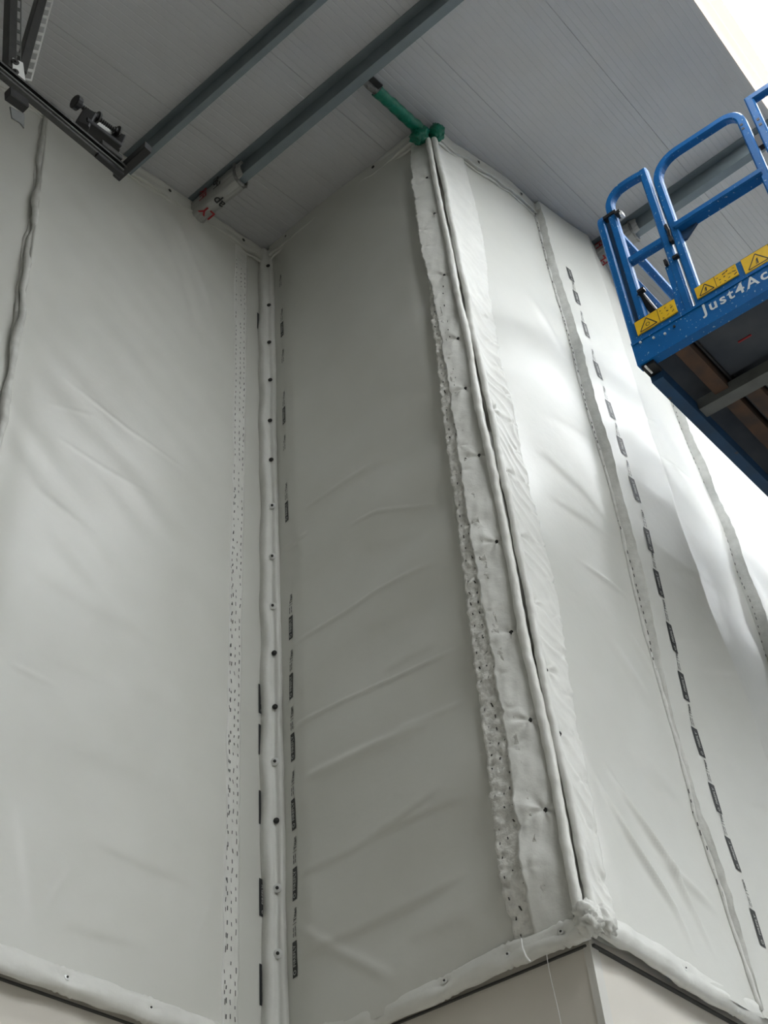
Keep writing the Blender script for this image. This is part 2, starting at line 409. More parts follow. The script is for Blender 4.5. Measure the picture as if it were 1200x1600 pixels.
# stitched overlap strip on the left sheet
stL = line([9.44, 7.98, 6.79, 5.82, 5.02, 4.33, 3.68], [3.64, 3.665, 3.66, 3.655, 3.65, 3.638, 3.645])
stR = line([9.6, 8.08, 6.87, 5.88, 5.06, 4.37, 3.68], [3.785, 3.782, 3.77, 3.76, 3.756, 3.75, 3.752])
def hst(u, z):
    d = np.zeros_like(u)
    s = (u-stL(z))/(stR(z)-stL(z))
    for c in (0.12, 0.48, 0.80): d += -0.004*np.exp(-((s-c)/0.09)**2)*(0.6+0.4*waves(z, z*0, int(c*100), 0.12, 5))
    return hA(u, z)+0.007+d+0.0025*waves(u, z, 31, 0.11, 7)
curtain_grid(SA, hst, lambda z: stL(z)+0.006*waves(z, z*0, 32, 0.4, 6), stR, HEM-0.01, lambda u: roof(u)-0.19, 0.0125, 'fabric_strip', 'stitched_strip', cA2, skirtL=0.0, skirtR=0.0)
def stitches(parent, S_, hf, cols, z0, z1, step, seed, wob=0.004, ln=(0.014, 0.028), m='thread'):
    rr = random.Random(seed); V = []; F = []
    for c in cols:
        z = z0
        while z < z1:
            if rr.random() < 0.8:
                L = rr.uniform(*ln); u0 = float(c(np.array(z)))+rr.uniform(-wob, wob); t = rr.uniform(-0.003, 0.003); w = 0.0028
                q = [(u0-w, z), (u0+w, z), (u0+t+w, z+L), (u0+t-w, z+L)]
                k = len(V)
                for a, b in q: V.append(S_(np.array(a), np.array(b), hf(np.array([a]), np.array([b]))[0]+0.002))
                F.append((k, k+1, k+2, k+3))
            z += step*rr.uniform(0.8, 1.2)
    o = mk('stitching', V, F, m, parent); o['kind'] = 'stuff'; return o
stitches(cA2, SA, hst, [lambda z, c=c: stL(z)+c*(stR(z)-stL(z)) for c in (0.10, 0.48, 0.80)], 3.72, 9.35, 0.055, 5, 0.0022)
stitches(cA2, SA, hst, [lambda z: stL(z)+0.02], 3.72, 7.0, 0.06, 6)

# ---- middle wall, B
B_CR = [([(595, 727), (480, 805)], 0.008, 0.014), ([(700, 790), (600, 808), (550, 830)], 0.009, 0.010), ([(700, 880), (597, 932), (460, 1015)], 0.012, 0.014),
        ([(735, 1015), (640, 1060), (547, 1100), (444, 1153)], 0.013, 0.011), ([(700, 1125), (600, 1169), (475, 1231)], 0.016, 0.028),
        ([(720, 1235), (640, 1290), (556, 1340), (456, 1384)], 0.010, 0.014, 's'), ([(750, 1253), (587, 1320)], 0.010, 0.014, 's'),
        ([(755, 1370), (600, 1447), (530, 1480), (444, 1515)], 0.016, 0.018, 's'), ([(462, 1444), (520, 1480), (640, 1540)], 0.012, 0.03),
        ([(690, 690), (600, 730), (510, 790)], 0.008, 0.03, 's'), ([(700, 1010), (600, 1060)], 0.008, 0.03, 's'), ([(740, 1100), (620, 1150)], 0.008, 0.02),
        ([(440, 862), (470, 850), (490, 835)], 0.012, 0.012), ([(690, 940), (560, 1000)], 0.010, 0.05, 's'), ([(690, 830), (560, 870)], 0.010, 0.05, 's'),
        ([(760, 1440), (640, 1480)], 0.012, 0.04, 's')]
def hB(u, z):
    q = z*1.0+(u-3.0)*0.35
    h = 0.044+0.019*np.sin(q*2*math.pi/0.62+0.8*waves(u, z, 41, 2.0, 4))*sstep((8.0-z)/1.5)*(0.55+0.45*waves(u, z, 45, 1.6, 4)) + 0.012*waves(u, z, 42, 1.7, 6)
    h += creases(u, z, B_CR, pB, 0.85, 0.85, 0.22)
    e = sstep((3.70-u)/0.25)*sstep((u-2.28)/0.18)
    return 0.004+np.maximum(h*e, 0)
cB = thing('fire_curtain', (XB, 3.0, HEM), 'grey shaded fire curtain sheet with column of printed marks between the two corners', 'fire curtain')
curtain_grid(SB, hB, const(YC+0.02), const(YA-0.004), HEM-0.03, btop(), 0.0115, 'fabric', 'fabric', cB)

# ---- right wall, C
hCz = line([3.6, 4.3, 4.8, 5.2, 5.8, 6.5, 7.0, 8.0, 9.5, 11.0], [0.07, 0.045, 0.012, 0.010, 0.040, 0.085, 0.105, 0.115, 0.095, 0.07])
def tru(f_):           # plane reading -> true place of fabric standing off the wall
    return lambda z: f_(z)*(YC-hCz(z))/YC
s1a = tru(line([9.97, 9.09, 8.19, 7.24, 6.39, 5.64, 5.2, 4.66, 4.24, 3.7], [5.47, 5.45, 5.45, 5.40, 5.37, 5.31, 5.28, 5.26, 5.35, 5.41]))
ridge = line([10.6, 9.66, 8.5, 7.67, 6.94, 6.3, 5.74, 4.5, 3.6], [5.95, 5.91, 5.83, 5.74, 5.76, 5.90, 6.15, 6.3, 6.4])
s2a = line([9.6, 8.97, 8.44, 7.5, 7.07, 5.5, 3.6], [6.95, 7.02, 7.06, 7.05, 7.08, 7.15, 7.2])
C_CR = [([(911, 1190), (975, 1320), (1035, 1425), (1072, 1515)], 0.022, 0.022), ([(928, 1180), (1027, 1350), (1102, 1519)], 0.024, 0.022),
        ([(1000, 1330), (1110, 1440)], 0.012, 0.03), ([(810, 685), (880, 770), (945, 855)], 0.0035, 0.03, 's'), ([(835, 768), (940, 860)], 0.003, 0.02, 's'),
        ([(887, 877), (970, 945)], 0.008, 0.016), ([(810, 640), (930, 730)], 0.003, 0.03, 's'), ([(1020, 1080), (960, 980)], 0.010, 0.04), ([(985, 1190), (1040, 1260)], 0.010, 0.03, 's'),
        ([(930, 990), (1010, 1110)], 0.010, 0.05), ([(960, 1150), (1075, 1290)], 0.012, 0.04, 's'), ([(800, 460), (860, 580)], 0.010, 0.06)]
def hC1(u, z):
    b = hCz(z)*sstep((u-4.12)/0.9)
    h = 0.018+0.010*waves(u, z, 51, 1.3, 6)+creases(u, z, C_CR, pC, 1.15)
    return 0.004+np.maximum(b+h*sstep((u-4.08)/0.2), 0)
cC1 = thing('fire_curtain', (4.7, YC, HEM), 'bright fire curtain sheet right of the outer corner with diagonal folds low down', 'fire curtain')
curtain_grid(SC, hC1, const(XB+0.0), lambda z: s1a(z)+0.02, HEM-0.03, rtop(), 0.0125, 'fabric', 'fabric', cC1)
C2_CR = [([(1044, 1059), (1144, 1087)], 0.010, 0.014, 's'), ([(1131, 1266), (1200, 1284)], 0.010, 0.016, 's'), ([(960, 740), (1060, 770)], 0.012, 0.02), ([(1058, 825), (1110, 850)], 0.010, 0.016, 's'),
         ([(940, 685), (985, 690)], 0.008, 0.016), ([(985, 905), (1120, 960)], 0.008, 0.03, 's'), ([(1000, 1020), (1080, 1030)], 0.01, 0.03), ([(1070, 1190), (1140, 1180)], 0.01, 0.03, 's')]
def hC2(u, z):
    a = s1a(z)+0.012; b = ridge(z); c = s2a(z)
    up = 0.035+0.045*np.clip((z-4.0)/2.5, 0, 1)
    left = up+0.085*np.clip((u-a)/(b-a), 0, 1)**1.25
    right = (up+0.085)-(up+0.070)*np.clip((u-b)/(c-b), 0, 1)**0.85
    h = hCz(z)+np.where(u < b, left, right)
    h += 0.010*waves(u, z, 61, 1.2, 6)+creases(u, z, C2_CR, pC, 0.65)+0.02*np.exp(-((z-7.35-0.3*(u-6.0))/0.35)**2)
    return np.maximum(h, 0.01)
cC2 = thing('fire_curtain', (6.2, YC, HEM), 'fire curtain sheet with a sharp vertical ridge and dashed column of printed marks', 'fire curtain')
curtain_grid(SC, hC2, lambda z: s1a(z)+0.012, lambda z: s2a(z)+0.02, HEM-0.03, rtop(), 0.0125, 'fabric', 'fabric', cC2, skirtL=0.0)
def hC3(u, z):
    a = s2a(z)+0.02
    return np.maximum(hCz(z)+0.075-0.05*sstep((u-a-0.5)/1.2)+0.012*waves(u, z, 71, 1.1, 6)+0.02*np.exp(-((u-8.0+0.1*(z-7))/0.12)**2)+0.03*np.exp(-((z-7.6-0.3*(u-7.4))/0.4)**2), 0.01)
cC3 = thing('fire_curtain', (9.0, YC, HEM), 'fire curtain sheet at the right edge below the blue lift platform', 'fire curtain')
curtain_grid(SC, hC3, lambda z: s2a(z)+0.015, const(11.5), HEM-0.03, rtop(), 0.025, 'fabric', 'fabric', cC3, skirtL=0.0)
mk('fabric', SC(np.array([[11.5, 11.5], [X1-0.05, X1-0.05]]), np.array([[HEM, float(roof(11.5))-0.02], [HEM, float(roof(X1))-0.02]]), np.full((2, 2), 0.12)).reshape(-1, 3), [(0, 2, 3, 1)], 'fabric', cC3)
# stitched seam faces where one sheet laps the next
def seamface(parent, edge, top_h, seed, z1):
    zz = np.arange(HEM, z1, 0.02); t = np.linspace(0, 1, 9); TT, ZZ = np.meshgrid(t, zz, indexing='ij')
    w = 0.004*waves(ZZ, TT*0.3, seed, 0.3, 7)
    H = 0.004+TT*(top_h(ZZ)+0.004)+0.003*waves(ZZ*1.0, TT*0.25, seed+2, 0.13, 7)
    U = edge(ZZ)-0.004-0.016*np.sin(TT*math.pi)+w+0.003*np.sin(TT*22+2*waves(ZZ, ZZ*0, seed+1, 0.5, 5))
    grid('seam_strip', SC(U, ZZ, H), 'seam', parent)
    V = []; F = []; rr = random.Random(seed)
    for c in (0.25, 0.7):
        z = HEM
        while z < z1-0.05:
            k = len(V); L = rr.uniform(0.015, 0.03); hh = float(top_h(np.array(z)))*c+rr.uniform(-.004, .004); uu = float(edge(np.array(z)))-0.004-0.016*math.sin(c*math.pi)-0.009
            for dz, dh in ((0, -.0025), (0, .0025), (L, .0025), (L, -.0025)): V.append((uu, YC-hh-dh, z+dz))
            F.append((k, k+1, k+2, k+3)); z += rr.uniform(0.04, 0.08)
    o = mk('stitching', V, F, 'thread', parent); o['kind'] = 'stuff'
seamface(cC2, lambda z: s1a(z)+0.012, lambda z: hC2(s1a(z)+0.02, z), 81, 10.05)
seamface(cC3, lambda z: s2a(z)+0.015, lambda z: hC3(s2a(z)+0.03, z), 91, 10.5)
# rolled lip beside the first seam
zz = np.arange(HEM, 10.0, 0.04)
V, F = sweep(SC(s1a(zz)-0.004+0.004*waves(zz, zz*0, 83, 0.3, 6), zz, hC1(s1a(zz), zz)+0.004), circ(0.012, 8), up=(1, 0, 0), scale=1+0.3*waves(zz, zz*0, 84, 0.2, 6))
mk('seam_roll', V, F, 'seam', cC2, True)

# ---- printed marks (dark box with the maker's name, then small lines and a word, reading upwards)
def printmark(parent, S_, hf, uf, z, sgn, box=True, text=True, cut=0.0, w=0.036, L=0.185):
    def put(v2, dh):     # v2: (along, across) -> wall
        a, b = v2[:, 0], v2[:, 1]; zz_ = z+a; uu = uf(zz_)-sgn*b
        return S_(uu, zz_, hf(uu, zz_)+dh)
    if box:
        n = 7; a = np.linspace(-L/2, L/2, n); q = np.array([(x, s*w/2) for x in a for s in (-1, 1)])
        F = [(2*i, 2*i+2, 2*i+3, 2*i+1) for i in range(n-1)]
        o = mk('printed_label', put(q, 0.0025), F, 'ink', parent)
        v, f = textmesh('FIREFLY', 0.028, 0.0006, 1.05); v = v.copy(); v[:, 0] += 0.016
        mk('lettering', put(v, 0.0042), f, 'ink_pale', o)
        th = np.linspace(0, 2*math.pi, 13)[:-1]
        ring = np.array([(-L/2+0.022+r_*math.cos(t), r_*math.sin(t)) for r_ in (0.011, 0.007) for t in th])
        mk('emblem', put(ring, 0.0042), [(i, (i+1) % 12, 12+(i+1) % 12, 12+i) for i in range(12)], 'ink_pale', o)
    if text:
        v, f = textmesh('Titan', 0.030, 0.0009, 1.05); v = v.copy(); V = [tuple(p) for p in v+np.array([0.207, -0.004])]; F = list(f)
        for b in (-0.008, 0.008):
            for a0, a1 in ((0.104, 0.124), (0.128, 0.150)):
                k = len(V); V += [(a0, b-0.002), (a1, b-0.002), (a1, b+0.003), (a0, b+0.003)]; F.append((k, k+1, k+2, k+3))
        k = len(V); V += [(0.164, -0.018), (0.167, -0.018), (0.167, 0.014), (0.164, 0.014)]; F.append((k, k+1, k+2, k+3))
        mk('printed_text', put(np.array(V), 0.003), F, 'ink', parent)
uPB = line([9.55, 8.7, 7.76, 6.88, 5.98, 5.2, 4.45, 4.08, 3.7], [3.60, 3.592, 3.586, 3.586, 3.586, 3.592, 3.603, 3.618, 3.63])
for i, z in enumerate([8.705, 8.225, 7.762, 7.32, 6.879, 6.42, 5.981, 5.577, 5.197, 4.810, 4.446, 4.084]):
    printmark(cB, SB, hB, lambda z_: uPB(z_)-0.012, z, -1, box=i not in (1, 3, 5), text=i not in (5,), L=0.165, w=0.034)
printmark(cB, SB, hB, lambda z_: uPB(z_)-0.012, 9.13, -1, box=False)
_uPC = line([10.0, 9.63, 9.19, 8.71, 8.28, 7.87, 7.46, 7.04, 6.64, 6.18, 5.75, 5.32, 4.96, 4.64, 4.26], [5.912, 5.922, 5.921, 5.895, 5.884, 5.882, 5.885, 5.882, 5.88, 5.80, 5.737, 5.669, 5.674, 5.671, 5.719])
def uPC(z):
    u = _uPC(z)*0.93
    for _ in range(4): u = _uPC(z)*(YC-hC2(u, z))/YC
    return u
def zPC(zapp):
    u = uPC(np.array(zapp)); return EYE+(zapp-EYE)*float(u/_uPC(np.array(zapp)))
for z in [9.98, 9.63, 9.19, 8.71, 8.28, 7.87, 7.46, 7.04, 6.64, 6.18, 5.75, 5.32, 4.96, 4.64, 4.26]:
    zt = zPC(z); printmark(cC2, SC, hC2, uPC, zt, 1, text=z < 9.9, L=0.18, w=0.056)
for z in [8.9, 5.56, 5.30, 4.90, 4.42, 4.0]:
    printmark(cA2, SA, hA, const(3.930), z, 1, text=False, L=0.19, w=0.05)

# ---- inner corner cover strip
cov = thing('corner_cover_strip', (XB, YA, HEM), 'narrow folded cover strip with washers running up the inner corner', 'cover strip')
zz = np.arange(HEM+0.02, 9.80, 0.02); t = np.linspace(0, 1, 15); TT, ZZ = np.meshgrid(t, zz, indexing='ij')
scz = [9.587, 9.089, 8.632, 8.216, 7.81, 7.417, 6.999, 6.585, 6.194, 5.861, 5.492, 5.165, 4.819, 4.459, 4.143]
bulge = 0.030*np.sin(np.clip(TT/0.62, 0, 1)*math.pi)**0.7+0.018*np.sin(np.clip((TT-0.62)/0.38, 0, 1)*math.pi)**0.7
pin = np.zeros_like(ZZ)
for i, z in enumerate(scz): pin += np.exp(-((ZZ-z+0.015)/0.045)**2)
H = bulge*(1-0.35*np.clip(pin, 0, 1)*np.exp(-((TT-0.58)/0.35)**2))+0.003*waves(ZZ, TT*0.2, 101, 0.25, 7)
wob = 0.008*waves(ZZ, TT*0, 102, 0.55, 6)*(1-TT)+0.004*waves(ZZ, TT*0, 103, 0.8, 6)*TT
# runs from the left wall face to the middle wall face, bulging out along the diagonal
ax, ay, bx, by = XB-0.078, YA-0.010, XB-0.010, YA-0.098
Xs = ax+(bx-ax)*TT+wob*(1-TT)-0.70*H; Ys = ay+(by-ay)*TT-0.70*H-wob*TT
P = np.stack([Xs, Ys, ZZ], -1)
P = np.concatenate([np.stack([Xs[:1], np.full_like(Xs[:1], YA+0.01), ZZ[:1]], -1), P, np.stack([np.full_like(Xs[:1], XB+0.01), Ys[-1:], ZZ[:1]], -1)], 0)
grid('folded_strip', P, 'fabric_strip', cov)
for i, z in enumerate(scz):
    j = int((z-zz[0])/0.02); j = min(j, len(zz)-1); p = P[10, j]
    screw(cov, p+np.array([-0.009, -0.009, 0]), (-0.85, -0.5, -0.15), dark=(z > 7.1 or i in (9, 10, 12)), sc=0.9 if (z > 7.1 or i in (9, 10, 12)) else 1.3)

# ---- outer corner cover: smooth strip, quilted strip, two piped edges, puckered flap
oc = thing('corner_cover', (XB, YC, HEM), 'puckered pale cover with two piped edges running up the outer corner', 'corner cover')
smL = line([9.6, 8.87, 8.27, 7.9, 7.33, 6.87, 6.25, 5.71, 5.18, 4.74, 4.32, 3.7], [v_*0.974 for v_ in (2.345, 2.36, 2.37, 2.345, 2.342, 2.345, 2.357, 2.365, 2.36, 2.357, 2.365, 2.40)])
def puck(u, z, pts_, a=0.007, R=0.09, seed=0, tilt=0.6):
    """radial wrinkles pulled together at each fixing"""
    h = np.zeros(np.broadcast(u, z).shape); r_ = np.random.RandomState(seed)
    for (pu, pz) in pts_:
        du, dz = u-pu, z-pz; d = np.hypot(du, dz)+1e-4; th = np.arctan2(dz, du); k = r_.randint(3, 6); ph = r_.uniform(0, 6.28)
        h += a*np.cos(k*th+ph)*np.exp(-(d/R)**1.3)*np.minimum(1, d/0.02) - a*1.3*np.exp(-(d/0.022)**2)
    return h
smsc = [(2.205+0.01*random.uniform(-1, 1), z) for z in (9.15, 8.70, 8.0, 7.35, 6.9, 6.35, 5.72, 5.15, 4.66, 4.22)]
smtk = [(2.31+random.uniform(-.04, .03), z) for z in np.arange(9.3, 3.9, -0.19)]
def hsm(u, z):
    s = (u-2.15)/0.2
    return 0.010+0.100*np.clip(s, 0, 1.2)*(0.3+0.7*sstep((z-HEM)/0.3))*(0.35+0.65*sstep((9.7-z)/0.5))+0.006*np.sin(np.clip(s, 0, 1)*math.pi)+0.0045*waves(u, z, 111, 0.30, 8)+0.0018*waves(u*2, z, 112, 0.13, 8)*sstep((8.9-z)/1.0)+puck(u, z, smsc, 0.008, 0.11, 1)+puck(u, z, smtk, 0.0036, 0.05, 2)
curtain_grid(SB, hsm, const(2.150), lambda z: smL(z)+0.004*waves(z, z*0, 113, 0.26, 8)+0.003*waves(z, z*0, 114, 0.07, 6), HEM+0.02, btop(0.16), 0.008, 'fabric_strip', 'smooth_strip', oc, skirtR=0.006)
quL = line([8.25, 8.16, 7.36, 6.7, 6.01, 5.46, 4.97, 4.56, 4.14, 3.7], [v_*0.974 for v_ in (2.365, 2.37, 2.388, 2.414, 2.424, 2.445, 2.457, 2.465, 2.488, 2.50)])
def hqu(u, z):
    d = quL(z)-u
    h = (0.064+0.20*np.clip(u-2.25, 0, 0.3))*(0.3+0.7*sstep((z-HEM)/0.3))*(0.5+0.5*sstep((8.2-z)/0.6))+0.004*waves(u, z, 121, 0.075, 10)+0.003*waves(u, z, 122, 0.04, 8)
    for c in (0.022, 0.060, 0.095): h -= 0.006*np.exp(-((d-c)/0.008)**2)*(np.cos(z*2*math.pi/0.062+c*90) > 0.2)
    return h
curtain_grid(SB, hqu, const(2.25), lambda z: quL(z)+0.004*waves(z, z*0, 123, 0.09, 8), HEM+0.02, lambda u: np.full_like(u, 8.2), 0.008, 'quilt', 'quilted_strip', oc, skirtR=0.004)
stitches(oc, SB, hqu, [lambda z, c=c: quL(z)-c for c in (0.022, 0.060, 0.095)], 3.75, 7.9, 0.075, 9, 0.004, (0.008, 0.018))
for k, (cx, cy, rr_, sd) in enumerate([(XB-0.026, YC+0.010, 0.021, 131), (XB+0.008, YC-0.027, 0.020, 141)]):
    zz = np.arange(HEM+0.05, 9.62, 0.012); ph = np.linspace(0, 2*math.pi, 15); PH, ZZ = np.meshgrid(ph, zz, indexing='ij')
    rad = rr_*(1+0.10*waves(ZZ, PH*0, sd, 0.5, 6)+0.07*waves(ZZ*3, np.sin(PH)*0.1, sd+1, 0.28, 7)+0.10*np.abs(np.sin(ZZ*2*math.pi/0.31+PH*0.5))**12)
    ox = 0.007*waves(ZZ, PH*0, sd+2, 0.9, 5); oy = 0.005*waves(ZZ, PH*0, sd+3, 0.8, 5)
    P = np.stack([cx+ox+rad*np.cos(PH), cy+oy+rad*np.sin(PH), ZZ], -1); P[-1] = P[0]
    grid('piped_edge', P, 'fabric_strip', oc)
flR = line([9.7, 8.76, 8.15, 7.35, 6.94, 6.4, 5.96, 5.4, 4.92, 4.49, 4.18, 3.7], [4.35, 4.36, 4.30, 4.225, 4.27, 4.275, 4.265, 4.27, 4.235, 4.20, 4.19, 4.165])
flsc = [(4.075+0.008*random.uniform(-1, 1), z) for z in (6.75, 6.25, 5.78, 5.35, 4.95, 4.6)]
fltk = [(float(flR(z))-0.03+random.uniform(-.015, .015), z) for z in np.arange(9.1, 3.85, -0.235)]
def hfl(u, z):
    g = (u-4.03)/0.22; dg = z+1.15*(u-4.03)
    fold = 0.006*np.abs(np.sin(dg*2*math.pi/0.27+1.6*waves(u, z, 151, 0.5, 5)))**6*sstep((9.0-z)/1.2)*sstep(g*3)
    return hC1(u, z)*0.9+0.014+fold+0.003*waves(u, z, 152, 0.25, 8)*sstep((9.4-z)/0.8)+puck(u, z, flsc, 0.007, 0.10, 5)+puck(u, z, fltk, 0.004, 0.06, 6)
curtain_grid(SC, hfl, const(4.025), lambda z: flR(z)+0.008*waves(z, z*0, 153, 0.26, 8)*sstep((9.2-z)/0.6), HEM+0.03, rtop(0.10), 0.008, 'fabric_strip', 'puckered_flap', oc, skirtL=0.0, skirtR=0.012)
for (u, z) in smsc: screw(oc, SB(np.array(u), np.array(z), hsm(np.array([u]), np.array([z]))[0]), (-1, 0, -0.1), True, 0.7)
for (u, z) in flsc: screw(oc, SC(np.array(u), np.array(z), hfl(np.array([u]), np.array([z]))[0]), (0, -1, -0.1), True, 0.7)

# ---- fixing strips under the ceiling
def top_strip(name, S_, u0, u1, ztop, dep, label, org, scr, nrm, seed, lo_fn=None):
    t_ = thing(name, org, label, 'fixing strip')
    uu = np.arange(u0, u1+1e-6, 0.012); t = np.linspace(0, 1, 17); TT, UU = np.meshgrid(t, uu, indexing='ij')
    low = dep+0.010*waves(UU, UU*0, seed, 0.33, 8)+0.006*waves(UU, UU*0, seed+1, 0.13, 7)
    Z = ztop(UU)-(1-TT)*low
    H = 0.036+0.004*waves(UU, TT*0.1, seed+2, 0.3, 8)+0.014*np.exp(-((TT-0.04)/0.05)**2)*(0.6+0.6*waves(UU, UU*0, seed+3, 0.4, 6))-0.012*np.exp(-((TT-0.16)/0.06)**2)+0.010*sstep((TT-0.55)/0.2)*(1-sstep((TT-0.9)/0.1))
    for (su, _) in scr: H -= 0.008*np.exp(-((UU-su)/0.03)**2-((TT-0.6)/0.15)**2)
    H = H+0.012*(1-TT)**2
    P = S_(UU, Z, H); sk = S_(UU[:1], Z[:1]+0.03, np.full_like(UU[:1], 0.004))
    grid('folded_strip', np.concatenate([sk, P], 0), 'fabric', t_)
    # raw under-edge peeping out below
    Pl = S_(uu, ztop(uu)-low[0]-0.020+0.004*waves(uu, uu*0, seed+5, 0.2, 6), 0.030+0.004*waves(uu, uu*0, seed+6, 0.25, 6))
    V, F = sweep(Pl, circ(0.009, 6), scale=1+0.3*waves(uu, uu*0, seed+7, 0.2, 6)); mk('raw_edge', V, F, 'fabric', t_, True)
    for (su, sz) in scr: screw(t_, S_(np.array(su), np.array(float(ztop(np.array(su)))-dep*0.42), np.array(0.046)), nrm, True, 0.8)
    return t_
top_strip('ceiling_fixing_strip', SA, -3.0, XB-0.05, lambda u: roof(u)-0.004, 0.165, 'flat fixing strip where the left curtain meets the ceiling', (3, YA, float(roof(3))), [(2.98, 0), (3.36, 0), (2.3, 0), (3.72, 0), (1.7, 0)], (0, -1, -0.1), 201)
top_strip('ceiling_fixing_strip', SB, YC+0.075, YA-0.08, lambda u: np.full_like(np.asarray(u, float), ZR-0.004), 0.15, 'flat fixing strip above the shaded middle curtain, left of the green strut', (XB, 3, ZR), [(3.49, 0), (3.01, 0), (2.62, 0)], (-1, 0, -0.1), 221)
top_strip('ceiling_fixing_strip', lambda u, z, h: SC(u, z, h+0.085*sstep((u-XB-0.1)/0.9)), XB+0.05, 11.5, lambda u: roof(u)-0.004, 0.19, 'flat fixing strip above the bright right curtain', (5, YC, float(roof(5))), [(4.52, 0), (5.05, 0), (5.95, 0), (6.6, 0)], (0, -1, -0.1), 241)
# ---- rolled hems along the bottom
def hem(name, S_, u0, u1, zc, h0, r, scr, label, org, nrm, seed, cz=0.0):
    t_ = thing(name, org, label, 'hem roll')
    n = int(abs(u1-u0)/0.014)+1; uu = np.linspace(u0, u1, n); ph = np.linspace(0, 2*math.pi, 21); PH, UU = np.meshgrid(ph, uu, indexing='ij')
    pinch = np.zeros_like(UU)
    for s in scr: pinch += np.exp(-np.abs((UU-s)/0.05)**1.5)
    pinch = np.clip(pinch, 0, 1)
    front = np.exp(-((PH-math.pi*0.98)/0.50)**2)
    rad = r*(1+0.07*waves(UU, PH*0, seed, 0.45, 6)+0.05*waves(UU, np.sin(PH)*0.05, seed+1, 0.15, 8)+0.05*waves(UU*0.5, PH*0.08, seed+2, 0.2, 7)+0.13*np.abs(waves(UU*0.22+PH*0.05, PH*0.12, seed+6, 0.16, 6))-0.05-0.55*pinch*front-0.20*np.exp(-((PH-math.pi*0.90)/0.14)**2)*(0.6+0.5*waves(UU, UU*0, seed+4, 0.5, 5)))
    Z = zc+0.010*waves(UU, PH*0, seed+3, 1.3, 5)+rad*np.sin(PH)*0.95+0.006*pinch*np.cos((UU)*260)
    H = h0+rad*np.cos(math.pi-PH)*0.62*-1.0*-1.0
    H = h0-rad*np.cos(PH)*0.62
    P = S_(UU, Z, H); P[-1] = P[0]
    grid('rolled_hem', P, 'fabric_strip', t_)
    for s in scr: screw(t_, S_(np.array(s), np.array(zc+0.006), np.array(h0+r*0.62*0.50)), nrm, False, 0.75)
    return t_
hmA = hem('rolled_hem_edge', SA, -3.0, XB-0.03, HEM, 0.035, 0.052, [2.82, 3.24, 3.62, 2.35, 1.9], 'rolled bottom hem of the left curtain, pinched by screws', (3, YA, HEM), (0, -1, 0.25), 301)
hmB = hem('rolled_hem_edge', SB, YC-0.02, YA-0.04, HEM, 0.035, 0.052, [2.22, 2.47, 2.78, 3.13, 3.45], 'rolled bottom hem of the middle curtain with loose hanging thread', (XB, 3, HEM), (-1, 0, 0.25), 321)
hmC = hem('rolled_hem_edge', SC, XB-0.01, 11.5, HEM+0.005, 0.05, 0.056, [4.62, 5.05, 5.42, 5.9, 6.5], 'thick rolled bottom hem of the right curtain with dark gap below', (5, YC, HEM), (0, -1, 0.25), 341)
blob('gathered_cloth', (XB-0.04, YC-0.03, HEM+0.035), (0.055, 0.05, 0.055), 'fabric_strip', hmB, 351, 0.35, 3.5)
blob('gathered_cloth', (XB-0.05, YC-0.04, HEM-0.005), (0.045, 0.05, 0.05), 'fabric_strip', hmB, 352, 0.35, 3.0)
blob('gathered_cloth', (XB+0.015, YC-0.07, HEM+0.015), (0.05, 0.04, 0.06), 'fabric_strip', hmC, 353, 0.3, 3.5)
pt = np.array(_pl((851, 1462), (1, 0, 0), XB-0.04)); pb = np.array(_pl((876, 1610), (1, 0, 0), XB-0.03))
V, F = sweep([pt+(pb-pt)*t+np.array([0, 0.006*math.sin(t*5), 0]) for t in np.linspace(0, 1.6, 14)], circ(0.0016, 5)); mk('loose_thread', V, F, 'white_thread', hmB)
lp = [np.array(_pl(q, (1, 0, 0), XB-0.085)) for q in [(814, 1466), (816, 1480), (822, 1495), (829, 1503)]]
V, F = sweep(lp, circ(0.004, 6)); mk('loose_thread', V, F, 'white_thread', hmB)
# white corner bead on the boarded wall, dark shade strips below the curtains
mb = MB().box((XB+BACK-0.005, YC+BACK-0.005, 0), (XB+0.075, YC+BACK-0.001, HEM-0.02)).box((XB+BACK-0.005, YC+BACK-0.001, 0), (XB+BACK-0.001, YC+0.045, HEM-0.02))
o = mb.build('trim_1', 'corner'); o['kind'] = 'structure'
for nm, bx_ in (('hem_shade_left', ((-3, YA+0.008, HEM-0.053), (XB-0.03, YA+BACK-.001, HEM-0.045))), ('hem_shade_middle', ((XB+0.008, YC+0.03, HEM-0.053), (XB+BACK-.001, YA-0.03, HEM-0.045))), ('hem_shade_right', ((XB+0.03, YC+0.004, HEM-0.055), (11.5, YC+BACK-.001, HEM-0.044)))):  # dark strips painted in for the shadow gap and rough edges under hems
    o = MB().box(*bx_).build(nm, 'thread'); o['kind'] = 'structure'

